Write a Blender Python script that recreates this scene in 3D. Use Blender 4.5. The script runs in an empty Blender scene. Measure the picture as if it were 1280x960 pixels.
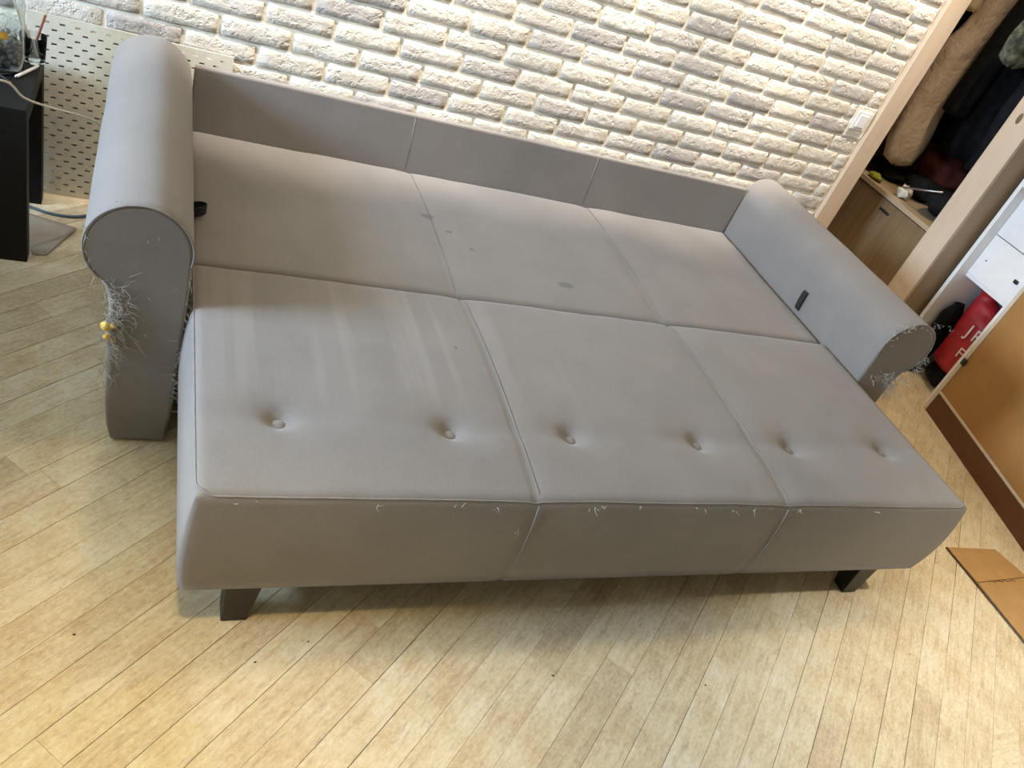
import bpy, bmesh, math, random
from mathutils import Vector, Matrix, noise
rnd = random.Random(7)
sc = bpy.context.scene
COL = sc.collection

# ------------------------------------------------------------------ camera
def rodrigues(r):
    v = Vector(r); t = v.length
    return Matrix.Rotation(t, 3, v / t) if t > 1e-9 else Matrix.Identity(3)
RX = Vector((2266, 183, 1070)).normalized()
ZU = -Vector((-610, 1300, 1070)).normalized()
ZU = (ZU - RX * RX.dot(ZU)).normalized()
YD = ZU.cross(RX)
R0 = Matrix((RX, YD, ZU)).transposed()
R = rodrigues((-0.0387, -0.0031, -0.0168)) @ R0          # world -> (right, down, forward)
cam_d = bpy.data.cameras.new('camera'); cam = bpy.data.objects.new('camera', cam_d); COL.objects.link(cam)
cm = Matrix((R[0], -R[1], -R[2])).transposed().to_4x4()
cm.translation = Vector((-0.1205, -2.4606, 1.5339))
cam.matrix_world = cm
cam_d.sensor_fit = 'HORIZONTAL'; cam_d.sensor_width = 36.0
cam_d.lens = 1028.86 * 36 / 1280
cam_d.clip_start = 0.02
sc.camera = cam

# ------------------------------------------------------------------ world, lights, exposure
sc.view_settings.view_transform = 'Standard'
sc.view_settings.look = 'None'
sc.view_settings.gamma = 1
sc.view_settings.use_curve_mapping = False
sc.view_settings.exposure = 0.0
w = bpy.data.worlds.new('world'); sc.world = w; w.use_nodes = True
w.node_tree.nodes['Background'].inputs[0].default_value = (0.55, 0.72, 1.0, 1)
w.node_tree.nodes['Background'].inputs[1].default_value = 0.2

def area(name, loc, target, sx, sy, power, color, spread=math.pi):
    l = bpy.data.lights.new(name, 'AREA'); l.shape = 'RECTANGLE'; l.size = sx; l.size_y = sy
    l.energy = power; l.color = color; l.spread = spread
    o = bpy.data.objects.new(name, l); COL.objects.link(o); o.location = loc
    o.rotation_euler = (Vector(target) - Vector(loc)).to_track_quat('-Z', 'Y').to_euler()
    return o
def spot(name, loc, target, power, color, angle, blend=0.8, radius=0.06):
    l = bpy.data.lights.new(name, 'SPOT'); l.energy = power; l.color = color
    l.spot_size = math.radians(angle); l.spot_blend = blend; l.shadow_soft_size = radius
    o = bpy.data.objects.new(name, l); COL.objects.link(o); o.location = loc
    o.rotation_euler = (Vector(target) - Vector(loc)).to_track_quat('-Z', 'Y').to_euler()
    return o
P_WIN, P_WASH, P_ROOM = 338, 4.0, 1.0
DAY = (0.61, 0.80, 1.05); WARM = (1.0, 0.78, 0.52); WHITE = (1.0, 0.91, 0.80)
area('window_daylight', (-3.68, -1.2, 2.0), (1.0, -0.95, 0.45), 1.3, 1.0, P_WIN, DAY)
# recessed ceiling lamps: five wall washers aimed at the bricks, one over the sofa bed, two over the front floor
for lx, pw in ((-0.25, 22), (0.42, 92), (1.05, 70), (1.7, 70), (2.35, 60)):
    spot('ceiling_lamp', (lx, -0.15, 2.66), (lx, 0.26, 1.25), pw * P_WASH, WHITE, 41, 0.85, 0.03)
spot('ceiling_lamp', (0.95, -0.95, 2.66), (0.95, -0.95, 0), 66 * P_ROOM, WARM, 150, 1.0, 0.15)
for lx, ly, pw, ang, lc in ((-0.25, -2.15, 192, 54, (1.0, 0.76, 0.42)), (2.3, -2.1, 230, 54, (1.0, 0.90, 0.74)), (2.74, -0.10, 70, 80, WARM)):
    spot('ceiling_lamp', (lx, ly, 2.66), (lx, ly, 0), pw * P_ROOM, lc, ang, 1.0, 0.08)

# ------------------------------------------------------------------ materials
class NT:
    def __init__(s, name):
        s.m = bpy.data.materials.new(name); s.m.use_nodes = True
        s.t = s.m.node_tree; s.b = s.t.nodes['Principled BSDF']
    def n(s, kind, **kw):
        d = s.t.nodes.new(kind)
        for k, v in kw.items():
            if k in d.inputs: d.inputs[k].default_value = v
            else: setattr(d, k, v)
        return d
    def l(s, a, b): s.t.links.new(a, b)
    def coord(s, kind='Object', scale=(1, 1, 1), rot=(0, 0, 0), offset=None):
        c = s.n('ShaderNodeTexCoord'); mp = s.n('ShaderNodeMapping')
        mp.inputs['Scale'].default_value = scale; mp.inputs['Rotation'].default_value = rot
        s.l(c.outputs[kind], mp.inputs['Vector'])
        if offset is not None: s.l(offset, mp.inputs['Location'])
        return mp.outputs['Vector']
    def noise(s, vec, scale, detail=4, rough=0.55):
        d = s.n('ShaderNodeTexNoise'); d.inputs['Scale'].default_value = scale
        d.inputs['Detail'].default_value = detail; d.inputs['Roughness'].default_value = rough
        s.l(vec, d.inputs['Vector']); return d.outputs['Fac']
    def ramp(s, fac, stops, interp='LINEAR'):
        d = s.n('ShaderNodeValToRGB'); d.color_ramp.interpolation = interp
        e = d.color_ramp.elements
        while len(e) < len(stops): e.new(0.5)
        for q, (p, c) in zip(e, stops):
            q.position = p; q.color = (c[0], c[1], c[2], 1) if not isinstance(c, (int, float)) else (c, c, c, 1)
        s.l(fac, d.inputs['Fac']); return d.outputs['Color']
    def mix(s, fac, a, b, mode='MIX'):
        d = s.n('ShaderNodeMix', data_type='RGBA', blend_type=mode)
        for v, sock in ((fac, d.inputs[0]), (a, d.inputs[6]), (b, d.inputs[7])):
            if isinstance(v, (int, float)): sock.default_value = v if sock.type == 'VALUE' else (v, v, v, 1)
            elif isinstance(v, (tuple, list)): sock.default_value = (v[0], v[1], v[2], 1)
            else: s.l(v, sock)
        return d.outputs[2]
    def math(s, op, a, b=0.0, clamp=False):
        d = s.n('ShaderNodeMath', operation=op, use_clamp=clamp)
        for v, sock in ((a, d.inputs[0]), (b, d.inputs[1])):
            if isinstance(v, (int, float)): sock.default_value = v
            else: s.l(v, sock)
        return d.outputs[0]
    def bump(s, h, strength, dist):
        d = s.n('ShaderNodeBump'); d.inputs['Strength'].default_value = strength
        d.inputs['Distance'].default_value = dist; s.l(h, d.inputs['Height'])
        s.l(d.outputs['Normal'], s.b.inputs['Normal']); return d
    def set(s, color=None, rough=None, metal=None, **kw):
        if color is not None:
            if isinstance(color, (tuple, list)): s.b.inputs['Base Color'].default_value = (*color, 1)
            else: s.l(color, s.b.inputs['Base Color'])
        if rough is not None: s.b.inputs['Roughness'].default_value = rough
        if metal is not None: s.b.inputs['Metallic'].default_value = metal
        for k, v in kw.items(): s.b.inputs[k.replace('_', ' ')].default_value = v
        return s.m

def simple(name, color, rough=0.6, metal=0.0, var=0.12, scale=40, bump=0.0, **kw):
    t = NT(name); v = t.coord()
    n = t.noise(v, scale)
    c = t.ramp(n, [(0.3, tuple(x * (1 - var) for x in color)), (0.7, tuple(min(1, x * (1 + var)) for x in color))])
    t.set(c, rough, metal, **kw)
    if bump: t.bump(n, bump, 0.002)
    return t.m

def fabric(name, base, stains=(), streaks=False):
    t = NT(name); v = t.coord()
    fine = t.noise(t.coord(scale=(1, 1, 1)), 900, 2, 0.7)
    big = t.noise(v, 5, 4)
    melange = t.noise(t.coord(scale=(60, 220, 220)), 4, 3, 0.6)
    c = t.ramp(fine, [(0.3, tuple(x * 0.86 for x in base)), (0.7, tuple(x * 1.12 for x in base))])
    c = t.mix(0.5, c, t.ramp(melange, [(0.3, 0.42), (0.7, 0.58)]), 'OVERLAY')
    c = t.mix(0.35, c, t.ramp(big, [(0.3, 0.40), (0.7, 0.60)]), 'OVERLAY')
    if streaks:      # rubbed pale stripes running front to back on the left third
        s = t.noise(t.coord(scale=(26, 0.9, 1), rot=(0, 0, 0.05)), 1.0, 2, 0.5)
        sep = t.n('ShaderNodeSeparateXYZ'); t.l(t.coord(), sep.inputs[0])
        mx = t.ramp(sep.outputs['X'], [(0.0, 1.0), (0.55, 1.0), (0.95, 0.1)])
        my = t.ramp(t.math('MULTIPLY', sep.outputs['Y'], -1.0), [(0.70, 0.4), (0.8, 1.0), (1.0, 0.9), (1.0, 0.9)])
        my = t.ramp(t.math('SUBTRACT', t.math('MULTIPLY', sep.outputs['Y'], -1.0), 0.6), [(0.1, 0.5), (0.2, 1.0), (0.5, 0.8), (0.62, 0.0)])
        band = t.ramp(s, [(0.50, 0.0), (0.64, 1.0)])
        f = t.math('MULTIPLY', t.math('MULTIPLY', band, mx), my)
        c = t.mix(t.math('MULTIPLY', f, 0.34), c, tuple(x * 1.5 for x in base))
    for (sx, sy, rx, ry, k) in stains:
        mp = t.n('ShaderNodeMapping'); mp.vector_type = 'POINT'
        mp.inputs['Location'].default_value = (-sx / rx, -sy / ry, 0); mp.inputs['Scale'].default_value = (1 / rx, 1 / ry, 0)
        tc = t.n('ShaderNodeTexCoord'); t.l(tc.outputs['Object'], mp.inputs['Vector'])
        ln = t.n('ShaderNodeVectorMath', operation='LENGTH'); t.l(mp.outputs['Vector'], ln.inputs[0])
        d = t.math('ADD', ln.outputs['Value'], t.math('MULTIPLY', t.math('SUBTRACT', t.noise(v, 60, 2), 0.5), 0.9))
        f = t.math('MULTIPLY', t.ramp(d, [(0.65, 1.0), (1.0, 0.0)]), k)
        c = t.mix(f, c, tuple(x * 0.45 for x in base))
    t.set(c, 0.92, 0, Sheen_Weight=0.25, Sheen_Roughness=0.5)
    t.b.inputs['Specular IOR Level'].default_value = 0.15
    t.bump(t.math('ADD', fine, t.math('MULTIPLY', melange, 0.8)), 0.35, 0.0012)
    return t.m

GREY = (0.225, 0.205, 0.190)
M = {}
M['fabric'] = fabric('grey_upholstery', GREY)
M['fabric_rear'] = fabric('grey_upholstery_spotted', GREY, [(0.678, -0.283, 0.026, 0.016, 0.75), (0.731, -0.366, 0.014, 0.009, 0.7), (0.779, -0.452, 0.010, 0.007, 0.7), (1.054, -0.575, 0.030, 0.019, 0.65)])
M['fabric_front'] = fabric('grey_upholstery_rubbed', GREY, [(0.60, -0.96, 0.007, 0.007, 0.7)], streaks=True)
M['thread'] = simple('loose_thread', (0.34, 0.30, 0.24), 0.9)
M['pale_thread'] = simple('pale_thread', (0.42, 0.385, 0.33), 0.9)
M['seam'] = simple('seam_cord', (0.23, 0.21, 0.195), 0.9)
M['foam'] = simple('yellow_foam', (0.85, 0.52, 0.10), 0.9, var=0.25, scale=120, bump=0.6)
M['dark_wood'] = simple('dark_stained_wood', (0.014, 0.011, 0.009), 0.42)
M['webbing'] = simple('black_webbing', (0.012, 0.012, 0.013), 0.8, scale=300, bump=0.3)
M['black'] = simple('black_brown_veneer', (0.008, 0.0075, 0.007), 0.55, scale=30)
M['black'].node_tree.nodes['Principled BSDF'].inputs['Specular IOR Level'].default_value = 0.2
M['white'] = simple('white_laminate', (0.80, 0.80, 0.80), 0.4, var=0.02)
M['white_plastic'] = simple('white_plastic', (0.80, 0.79, 0.76), 0.35, var=0.02)
M['peg'] = simple('white_painted_board', (0.62, 0.58, 0.47), 0.6, var=0.04)
M['plaster'] = simple('painted_plaster', (0.36, 0.30, 0.20), 0.9, var=0.04, scale=12)
M['ceiling'] = simple('ceiling_paint', (0.55, 0.48, 0.36), 0.9, var=0.02)
M['steel'] = simple('grey_metal', (0.45, 0.45, 0.44), 0.35, 0.9)
M['card'] = simple('brown_cardboard', (0.44, 0.255, 0.10), 0.9, var=0.08, scale=14, bump=0.1)
M['card_edge'] = simple('dark_cardboard_edge', (0.10, 0.06, 0.03), 0.9)
M['paper'] = simple('packing_paper', (0.36, 0.31, 0.25), 0.9, var=0.10, scale=20, bump=0.2)
M['cloth_black'] = simple('black_cloth', (0.010, 0.010, 0.011), 0.85, var=0.4, scale=30, bump=0.5)
M['cloth_navy'] = simple('dark_navy_cloth', (0.007, 0.0075, 0.011), 0.8, var=0.4, scale=30, bump=0.5)
M['cloth_beige'] = simple('beige_quilted_cloth', (0.66, 0.53, 0.42), 0.75, var=0.10, scale=12, bump=0.5)
def creased(name, col, amt):
    t = NT(name); v = t.coord(scale=(1, 1, 0.45)); n = t.noise(v, 9, 5, 0.6); n2 = t.noise(t.coord(), 30, 4, 0.6)
    t.set(t.ramp(n, [(0.3, tuple(x * 0.88 for x in col)), (0.7, tuple(min(1, x * 1.08) for x in col))]), 0.75)
    t.bump(t.math('ADD', n, t.math('MULTIPLY', n2, 0.35)), amt, 0.03); return t.m
M['cloth_beige'] = creased('beige_quilted_cloth', (0.70, 0.56, 0.44), 0.8)
M['cloth_cream'] = simple('cream_cloth', (0.70, 0.55, 0.38), 0.8, var=0.10, scale=12, bump=0.4)
for k in ('cloth_black', 'cloth_navy'): M[k].node_tree.nodes['Principled BSDF'].inputs['Specular IOR Level'].default_value = 0.12
M['cloth_red'] = simple('dull_red_cloth', (0.13, 0.024, 0.016), 0.85, var=0.3, scale=20, bump=0.5)
M['cloth_white'] = simple('ivory_cloth', (0.66, 0.58, 0.44), 0.85, var=0.1, scale=20)
M['green'] = simple('yellow_green_plastic', (0.25, 0.27, 0.03), 0.5, var=0.3, scale=60)
M['tan'] = simple('reddish_brown_card', (0.20, 0.09, 0.05), 0.7)
M['red'] = simple('red_bag_plastic', (0.36, 0.012, 0.018), 0.5, var=0.25, scale=25, bump=0.6)
M['print'] = simple('white_print', (0.75, 0.66, 0.62), 0.6, var=0.03)
M['pebble'] = simple('grey_pebble', (0.24, 0.23, 0.215), 0.75, var=0.5, scale=60, bump=0.3)
M['amber'] = simple('amber_label', (0.55, 0.30, 0.03), 0.5, var=0.3, scale=200)
M['pencil'] = simple('pale_wood_pencil', (0.66, 0.58, 0.47), 0.6)
M['pencil_red'] = simple('dull_red_pencil', (0.25, 0.07, 0.05), 0.6)
M['cord'] = simple('ivory_cord', (0.60, 0.56, 0.45), 0.5, var=0.03)
M['blue_cable'] = simple('blue_grey_cable', (0.08, 0.12, 0.15), 0.5)
M['mdf'] = simple('orange_brown_panel', (0.36, 0.185, 0.055), 0.55, var=0.10, scale=5)
t = NT('clear_glass'); t.set((0.86, 0.90, 0.88), 0.04, 0, Transmission_Weight=1.0, IOR=1.45); M['glass'] = t.m
t = NT('thin_clear_glass'); t.set((0.93, 0.95, 0.94), 0.03, 0, Transmission_Weight=1.0, IOR=1.16); M['thin_glass'] = t.m
t = NT('jacket_camouflage'); v = t.coord(); n = t.noise(v, 14, 3)
t.set(t.ramp(n, [(0.38, (0.03, 0.03, 0.018)), (0.47, (0.10, 0.10, 0.06)), (0.56, (0.20, 0.19, 0.12)), (0.66, (0.07, 0.075, 0.04))]), 0.85)
t.bump(t.noise(v, 40, 3), 0.4, 0.004); M['camo'] = t.m
def wood(name, a, b, axis_scale, rough=0.5):
    t = NT(name); v = t.coord(scale=axis_scale)
    n = t.noise(v, 3, 6, 0.6); n2 = t.noise(t.coord(), 2.2, 2)
    c = t.mix(0.4, t.ramp(n, [(0.3, a), (0.7, b)]), t.ramp(n2, [(0.3, a), (0.7, b)]))
    t.set(c, rough); t.bump(n, 0.08, 0.001); return t.m
M['beige_wood'] = wood('pale_beige_wood', (0.56, 0.43, 0.31), (0.66, 0.53, 0.40), (18, 18, 1.0))
M['tan_wood'] = wood('tan_wood', (0.33, 0.24, 0.155), (0.42, 0.32, 0.21), (18, 18, 1.0))
M['oak'] = wood('brown_oak', (0.135, 0.083, 0.04), (0.255, 0.165, 0.085), (14, 14, 1.0))
M['oak_edge'] = wood('pale_oak_edge', (0.38, 0.29, 0.18), (0.46, 0.36, 0.24), (14, 1.0, 14))
M['plinth'] = wood('red_brown_plinth', (0.085, 0.027, 0.008), (0.15, 0.052, 0.017), (1.5, 20, 20), 0.4)
M['pale_edge'] = simple('pale_edge_band', (0.62, 0.52, 0.40), 0.5, var=0.04)

# brick and mortar
t = NT('whitewashed_brick')
oi = t.n('ShaderNodeObjectInfo')
v = t.coord(); vr = t.coord(offset=oi.outputs['Location'])
tone = t.ramp(oi.outputs['Random'], [(0.0, (0.44, 0.41, 0.385)), (0.12, (0.54, 0.505, 0.47)), (0.30, (0.64, 0.59, 0.525)), (0.6, (0.70, 0.645, 0.555)), (0.85, (0.74, 0.69, 0.60)), (1.0, (0.78, 0.74, 0.66))])
n1 = t.noise(vr, 16, 4); n2 = t.noise(vr, 60, 5, 0.7)
c = t.mix(0.55, tone, t.ramp(n1, [(0.3, 0.38), (0.7, 0.62)]), 'OVERLAY')
c = t.mix(t.ramp(n2, [(0.55, 0.0), (0.72, 0.55)]), c, (0.72, 0.68, 0.58))
t.set(c, 0.9); pit = t.ramp(t.noise(vr, 38, 3, 0.6), [(0.36, 0.0), (0.46, 1.0)])
t.bump(t.math('ADD', t.math('ADD', n2, t.math('MULTIPLY', n1, 1.2)), t.math('MULTIPLY', pit, 0.5)), 0.75, 0.006); M['brick'] = t.m
t = NT('white_mortar'); v = t.coord(); n = t.noise(v, 70, 5, 0.7)
t.set(t.ramp(n, [(0.3, (0.76, 0.71, 0.60)), (0.7, (0.84, 0.80, 0.70))]), 0.95); t.bump(n, 0.6, 0.004); M['mortar'] = t.m

# whitewashed parquet strips
t = NT('whitewashed_parquet')
oi = t.n('ShaderNodeObjectInfo')
vl = t.coord(scale=(2.0, 26, 1), offset=oi.outputs['Location'])
vb = t.coord(offset=oi.outputs['Location'])
grain = t.noise(vl, 3.0, 6, 0.65); blot = t.noise(vb, 9, 5, 0.65); fleck = t.noise(t.coord(scale=(8, 60, 1), offset=oi.outputs['Location']), 4, 5, 0.75)
tone = t.ramp(oi.outputs['Random'], [(0.0, (0.58, 0.48, 0.315)), (0.2, (0.67, 0.565, 0.38)), (0.7, (0.71, 0.61, 0.42)), (1.0, (0.75, 0.66, 0.48))])
c = t.mix(0.6, tone, t.ramp(grain, [(0.3, 0.34), (0.7, 0.63)]), 'OVERLAY')
c = t.mix(0.75, c, t.ramp(blot, [(0.30, 0.31), (0.62, 0.58)]), 'OVERLAY')
wear = t.noise(t.coord(scale=(5, 30, 1), offset=oi.outputs['Location']), 2.2, 7, 0.72)
c = t.mix(t.ramp(wear, [(0.52, 0.0), (0.68, 0.55)]), c, (0.40, 0.31, 0.215))
c = t.mix(t.ramp(fleck, [(0.58, 0.0), (0.74, 0.45)]), c, (0.24, 0.18, 0.12))
mott = t.noise(t.coord(scale=(1, 1.6, 1), offset=oi.outputs['Location']), 75, 5, 0.7)
c = t.mix(0.8, c, t.ramp(mott, [(0.30, 0.36), (0.66, 0.62)]), 'OVERLAY')
peck = t.noise(t.coord(scale=(0.5, 1.0, 1), offset=oi.outputs['Location']), 130, 3, 0.6)
c = t.mix(t.ramp(peck, [(0.66, 0.0), (0.74, 0.45)]), c, (0.22, 0.16, 0.10))
t.set(c, 0.5); t.b.inputs['Specular IOR Level'].default_value = 0.35
t.bump(fleck, 0.15, 0.001); M['parquet'] = t.m
M['subfloor'] = simple('dark_joint', (0.07, 0.05, 0.035), 0.9)

# ------------------------------------------------------------------ object helpers
def link(name, me, mat=None, parent=None, smooth=False):
    if mat is not None: me.materials.append(mat)
    o = bpy.data.objects.new(name, me); COL.objects.link(o)
    if smooth:
        for p in me.polygons: p.use_smooth = True
    if parent is not None:
        o.parent = parent
        if parent.parent is None and not parent.get('local'): o.matrix_parent_inverse = Matrix.Translation(-Vector(parent.location))
    return o
def mesh(verts, faces):
    me = bpy.data.meshes.new('m'); me.from_pydata([tuple(v) for v in verts], [], faces); me.update(); return me
def bmesh_to(bm):
    me = bpy.data.meshes.new('m'); bmesh.ops.recalc_face_normals(bm, faces=bm.faces); bm.to_mesh(me); bm.free(); return me
def add_box(bm, x0, x1, y0, y1, z0, z1, bev=0.0):
    r = bmesh.ops.create_cube(bm, size=1.0)
    vs = r['verts']
    for v in vs:
        v.co = Vector(((x0 + x1) / 2 + v.co.x * (x1 - x0), (y0 + y1) / 2 + v.co.y * (y1 - y0), (z0 + z1) / 2 + v.co.z * (z1 - z0)))
    if bev:
        es = list({e for v in vs for e in v.link_edges})
        bmesh.ops.bevel(bm, geom=es, offset=bev, segments=2, profile=0.5, affect='EDGES')
def box(name, x0, x1, y0, y1, z0, z1, mat, parent=None, bev=0.0):
    bm = bmesh.new(); add_box(bm, x0, x1, y0, y1, z0, z1, bev)
    return link(name, bmesh_to(bm), mat, parent)
def tube_data(pts, r, seg=6, V=None, F=None, taper=False):
    V = [] if V is None else V; F = [] if F is None else F
    pts = [Vector(p) for p in pts]; base = len(V); n = len(pts)
    up = Vector((0.31, 0.17, 0.93)).normalized()
    for i, p in enumerate(pts):
        d = (pts[min(i + 1, n - 1)] - pts[max(i - 1, 0)])
        d = d.normalized() if d.length > 1e-9 else Vector((1, 0, 0))
        a = d.cross(up); a = a.normalized() if a.length > 1e-4 else d.orthogonal().normalized()
        b = d.cross(a)
        rr = r * (1 - 0.8 * i / (n - 1)) if taper else r
        for k in range(seg):
            th = 2 * math.pi * k / seg
            V.append(p + a * (rr * math.cos(th)) + b * (rr * math.sin(th)))
    for i in range(n - 1):
        for k in range(seg):
            k2 = (k + 1) % seg
            F.append((base + i * seg + k, base + i * seg + k2, base + (i + 1) * seg + k2, base + (i + 1) * seg + k))
    F.append(tuple(base + k for k in range(seg))[::-1]); F.append(tuple(base + (n - 1) * seg + k for k in range(seg)))
    return V, F
def tube(name, pts, r, mat, parent=None, seg=8):
    V, F = tube_data(pts, r, seg)
    return link(name, mesh(V, F), mat, parent, True)
def spline(pts, n=8):
    P = [Vector(p) for p in pts]; out = []
    for i in range(len(P) - 1):
        p0, p1, p2, p3 = P[max(i - 1, 0)], P[i], P[i + 1], P[min(i + 2, len(P) - 1)]
        for k in range(n):
            s = k / n
            out.append(0.5 * ((2 * p1) + (p2 - p0) * s + (2 * p0 - 5 * p1 + 4 * p2 - p3) * s * s + (3 * p1 - p0 - 3 * p2 + p3) * s ** 3))
    out.append(P[-1]); return out
def lathe(name, prof, cx, cy, mat, parent=None, seg=28):
    V, F = [], []
    for (r, z) in prof:
        for k in range(seg):
            a = 2 * math.pi * k / seg; V.append((cx + r * math.cos(a), cy + r * math.sin(a), z))
    for i in range(len(prof) - 1):
        for k in range(seg):
            k2 = (k + 1) % seg; F.append((i * seg + k, i * seg + k2, (i + 1) * seg + k2, (i + 1) * seg + k))
    return link(name, mesh(V, F), mat, parent, True)
def thing(name, label, cat, loc=(0, 0, 0), group=None):
    o = bpy.data.objects.new(name, None); COL.objects.link(o); o.location = loc; o.empty_display_size = 0.05
    o['label'] = label; o['category'] = cat
    if group: o['group'] = group
    return o
def tag(o, label, cat, group=None):
    o['label'] = label; o['category'] = cat
    if group: o['group'] = group
    return o
def structure(o): o['kind'] = 'structure'; return o
def recenter(o):
    """move a single-mesh thing's origin to its base"""
    me = o.data; xs = [v.co for v in me.vertices]
    c = Vector((sum(v.x for v in xs) / len(xs), sum(v.y for v in xs) / len(xs), min(v.z for v in xs)))
    me.transform(Matrix.Translation(-c)); o.location = c; return o

# ------------------------------------------------------------------ room shell
XL, XR, YB, YF, ZC = -3.6, 3.62, 0.26, -4.2, 2.7
wall_back = structure(box('wall_back', XL, 2.615, YB + 0.0012, YB + 0.13, 0, ZC, M['mortar']))
structure(box('wall_right', XR, XR + 0.12, YF, 0.95, 0, ZC, M['plaster']))
structure(box('wall_front', XL, XR, YF - 0.12, YF, 0, ZC, M['plaster']))
structure(box('ceiling', XL - 0.12, XR + 0.12, YF - 0.12, 0.95, ZC, ZC + 0.1, M['ceiling']))
structure(box('wall_niche', 2.62, XR + 0.12, 0.83, 0.95, 0, ZC, M['plaster']))
bm = bmesh.new()
for y0, y1, z0, z1 in ((YF, -1.9, 0, ZC), (-0.5, YB + 0.13, 0, ZC), (-1.9, -0.5, 0, 1.45), (-1.9, -0.5, 2.55, ZC)):
    add_box(bm, XL - 0.12, XL, y0, y1, z0, z1)
structure(link('wall_left', bmesh_to(bm), M['plaster']))
win = structure(box('window_1', XL - 0.10, XL - 0.04, -1.9, -0.5, 1.45, 1.49, M['white_plastic']))
for y0, y1, z0, z1 in ((-1.9, -0.5, 2.51, 2.55), (-1.9, -1.86, 1.49, 2.51), (-0.54, -0.5, 1.49, 2.51)):
    box('window_frame', XL - 0.10, XL - 0.04, y0, y1, z0, z1, M['white_plastic'], win)
trim = structure(box('trim_1', 2.617, 2.712, 0.236, 0.83, 0, ZC, M['beige_wood'], None, 0.003))

# bricks: courses and offsets follow the wall
Z0, PITCH, PX = 0.5096, 0.0686, 0.2152
OFF = {0: 0.2894, 1: 0.1795, 2: 0.2774, 3: 0.1846, 4: 0.3242, 5: 0.6030, 6: 0.9592, 7: 1.2552, 8: 1.3705}
def brick_mesh(L, H, seed, nx=9, nz=4):
    V, F = [], []; hx, hz = L / 2, H / 2
    rn = random.Random(seed); o = Vector((rn.uniform(0, 50), rn.uniform(0, 50), 0))
    tilt = rn.uniform(-0.02, 0.02); proud = rn.uniform(0.0, 0.004)
    US = [-1, -0.965, -0.6, -0.2, 0.2, 0.6, 0.965, 1] if nx > 4 else [-1, -0.93, 0.93, 1]
    VS = [-1, -0.90, -0.32, 0.32, 0.90, 1] if nz > 2 else [-1, -0.85, 0.85, 1]
    nx, nz = len(US) - 1, len(VS) - 1
    for v in VS:
        for u in US:
            x, z = u * hx, v * hz
            cut = (0.0020 if abs(u) == 1 else 0) + (0.0020 if abs(v) == 1 else 0)
            n = noise.noise(Vector((x * 28, z * 28, 0)) + o)
            rag = noise.noise(Vector((x * 30, z * 30, 9)) + o)
            if abs(v) > 0.99: z += rag * 0.0040
            if abs(u) > 0.99: x += rag * 0.003
            if abs(u) > 0.99 and abs(v) > 0.99: x -= math.copysign(0.005, u); z -= math.copysign(0.004, v)
            V.append((x, -0.003 - proud + cut + n * 0.0022 + tilt * z, z))
    idx = lambda i, j: j * (nx + 1) + i
    for j in range(nz):
        for i in range(nx): F.append((idx(i, j), idx(i + 1, j), idx(i + 1, j + 1), idx(i, j + 1)))
    rim = [idx(i, 0) for i in range(nx + 1)] + [idx(nx, j) for j in range(1, nz + 1)] + [idx(i, nz) for i in range(nx - 1, -1, -1)] + [idx(0, j) for j in range(nz - 1, 0, -1)]
    b = len(V)
    for k in rim: V.append(V[k])                     # own vertices: a crisp arris
    for k in rim: V.append((V[k][0], 0.010, V[k][2]))
    m = len(rim)
    for k in range(m):
        k2 = (k + 1) % m; F.append((b + k2, b + k, b + m + k, b + m + k2))
    return V, F
FULL = []
for s in range(18):
    me = mesh(*brick_mesh(PX - 0.0125, PITCH - 0.0115, s)); me.materials.append(M['brick'])
    for p in me.polygons: p.use_smooth = True
    FULL.append(me)
JV, JF = [], []
nb = 0
XEND = 2.608
for k in range(-7, 31):
    zc = Z0 + k * PITCH
    if zc > ZC - 0.03: break
    off = OFF.get(k, rnd.uniform(0, PX))
    x0 = off - PX * math.ceil((off + 1.0) / PX)
    while x0 < XEND - 0.03:
        x1 = min(x0 + PX, XEND + 0.005); L = x1 - x0 - 0.0125; xc = (x0 + x1) / 2
        if L < 0.02: break
        inview = -0.75 < xc and ((0.40 < zc < 1.50) or (xc > 2.1 and 0.2 < zc < 1.5))
        sw = 2.50 < xc + L / 2 and xc - L / 2 < 2.60 and 0.845 < zc < 0.945
        if sw:      # course cut short for the light switch
            x1 = 2.512; L = x1 - x0 - 0.008; xc = (x0 + x1) / 2
        if L > 0.015:
            if inview and nb < 290:
                if abs(L - (PX - 0.0125)) < 1e-3: me = FULL[rnd.randrange(18)]
                else:
                    me = mesh(*brick_mesh(L, PITCH - 0.0115, nb + 100, max(3, int(9 * L / 0.2)))); me.materials.append(M['brick'])
                    for p in me.polygons: p.use_smooth = True
                o = bpy.data.objects.new('brick', me); COL.objects.link(o); o.parent = wall_back
                o.location = (xc, YB, zc + rnd.uniform(-0.0012, 0.0012)); o.rotation_euler = (0, rnd.uniform(-0.007, 0.007), 0); nb += 1
            else:
                V, F = brick_mesh(L, PITCH - 0.0115, rnd.randrange(999), 4, 2); b = len(JV)
                JV += [(a + xc, c + YB, d + zc) for a, c, d in V]; JF += [tuple(q + b for q in f) for f in F]
        x0 += PX
o = link('brick_courses', mesh(JV, JF), M['brick'], wall_back); o['kind'] = 'stuff'

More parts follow.
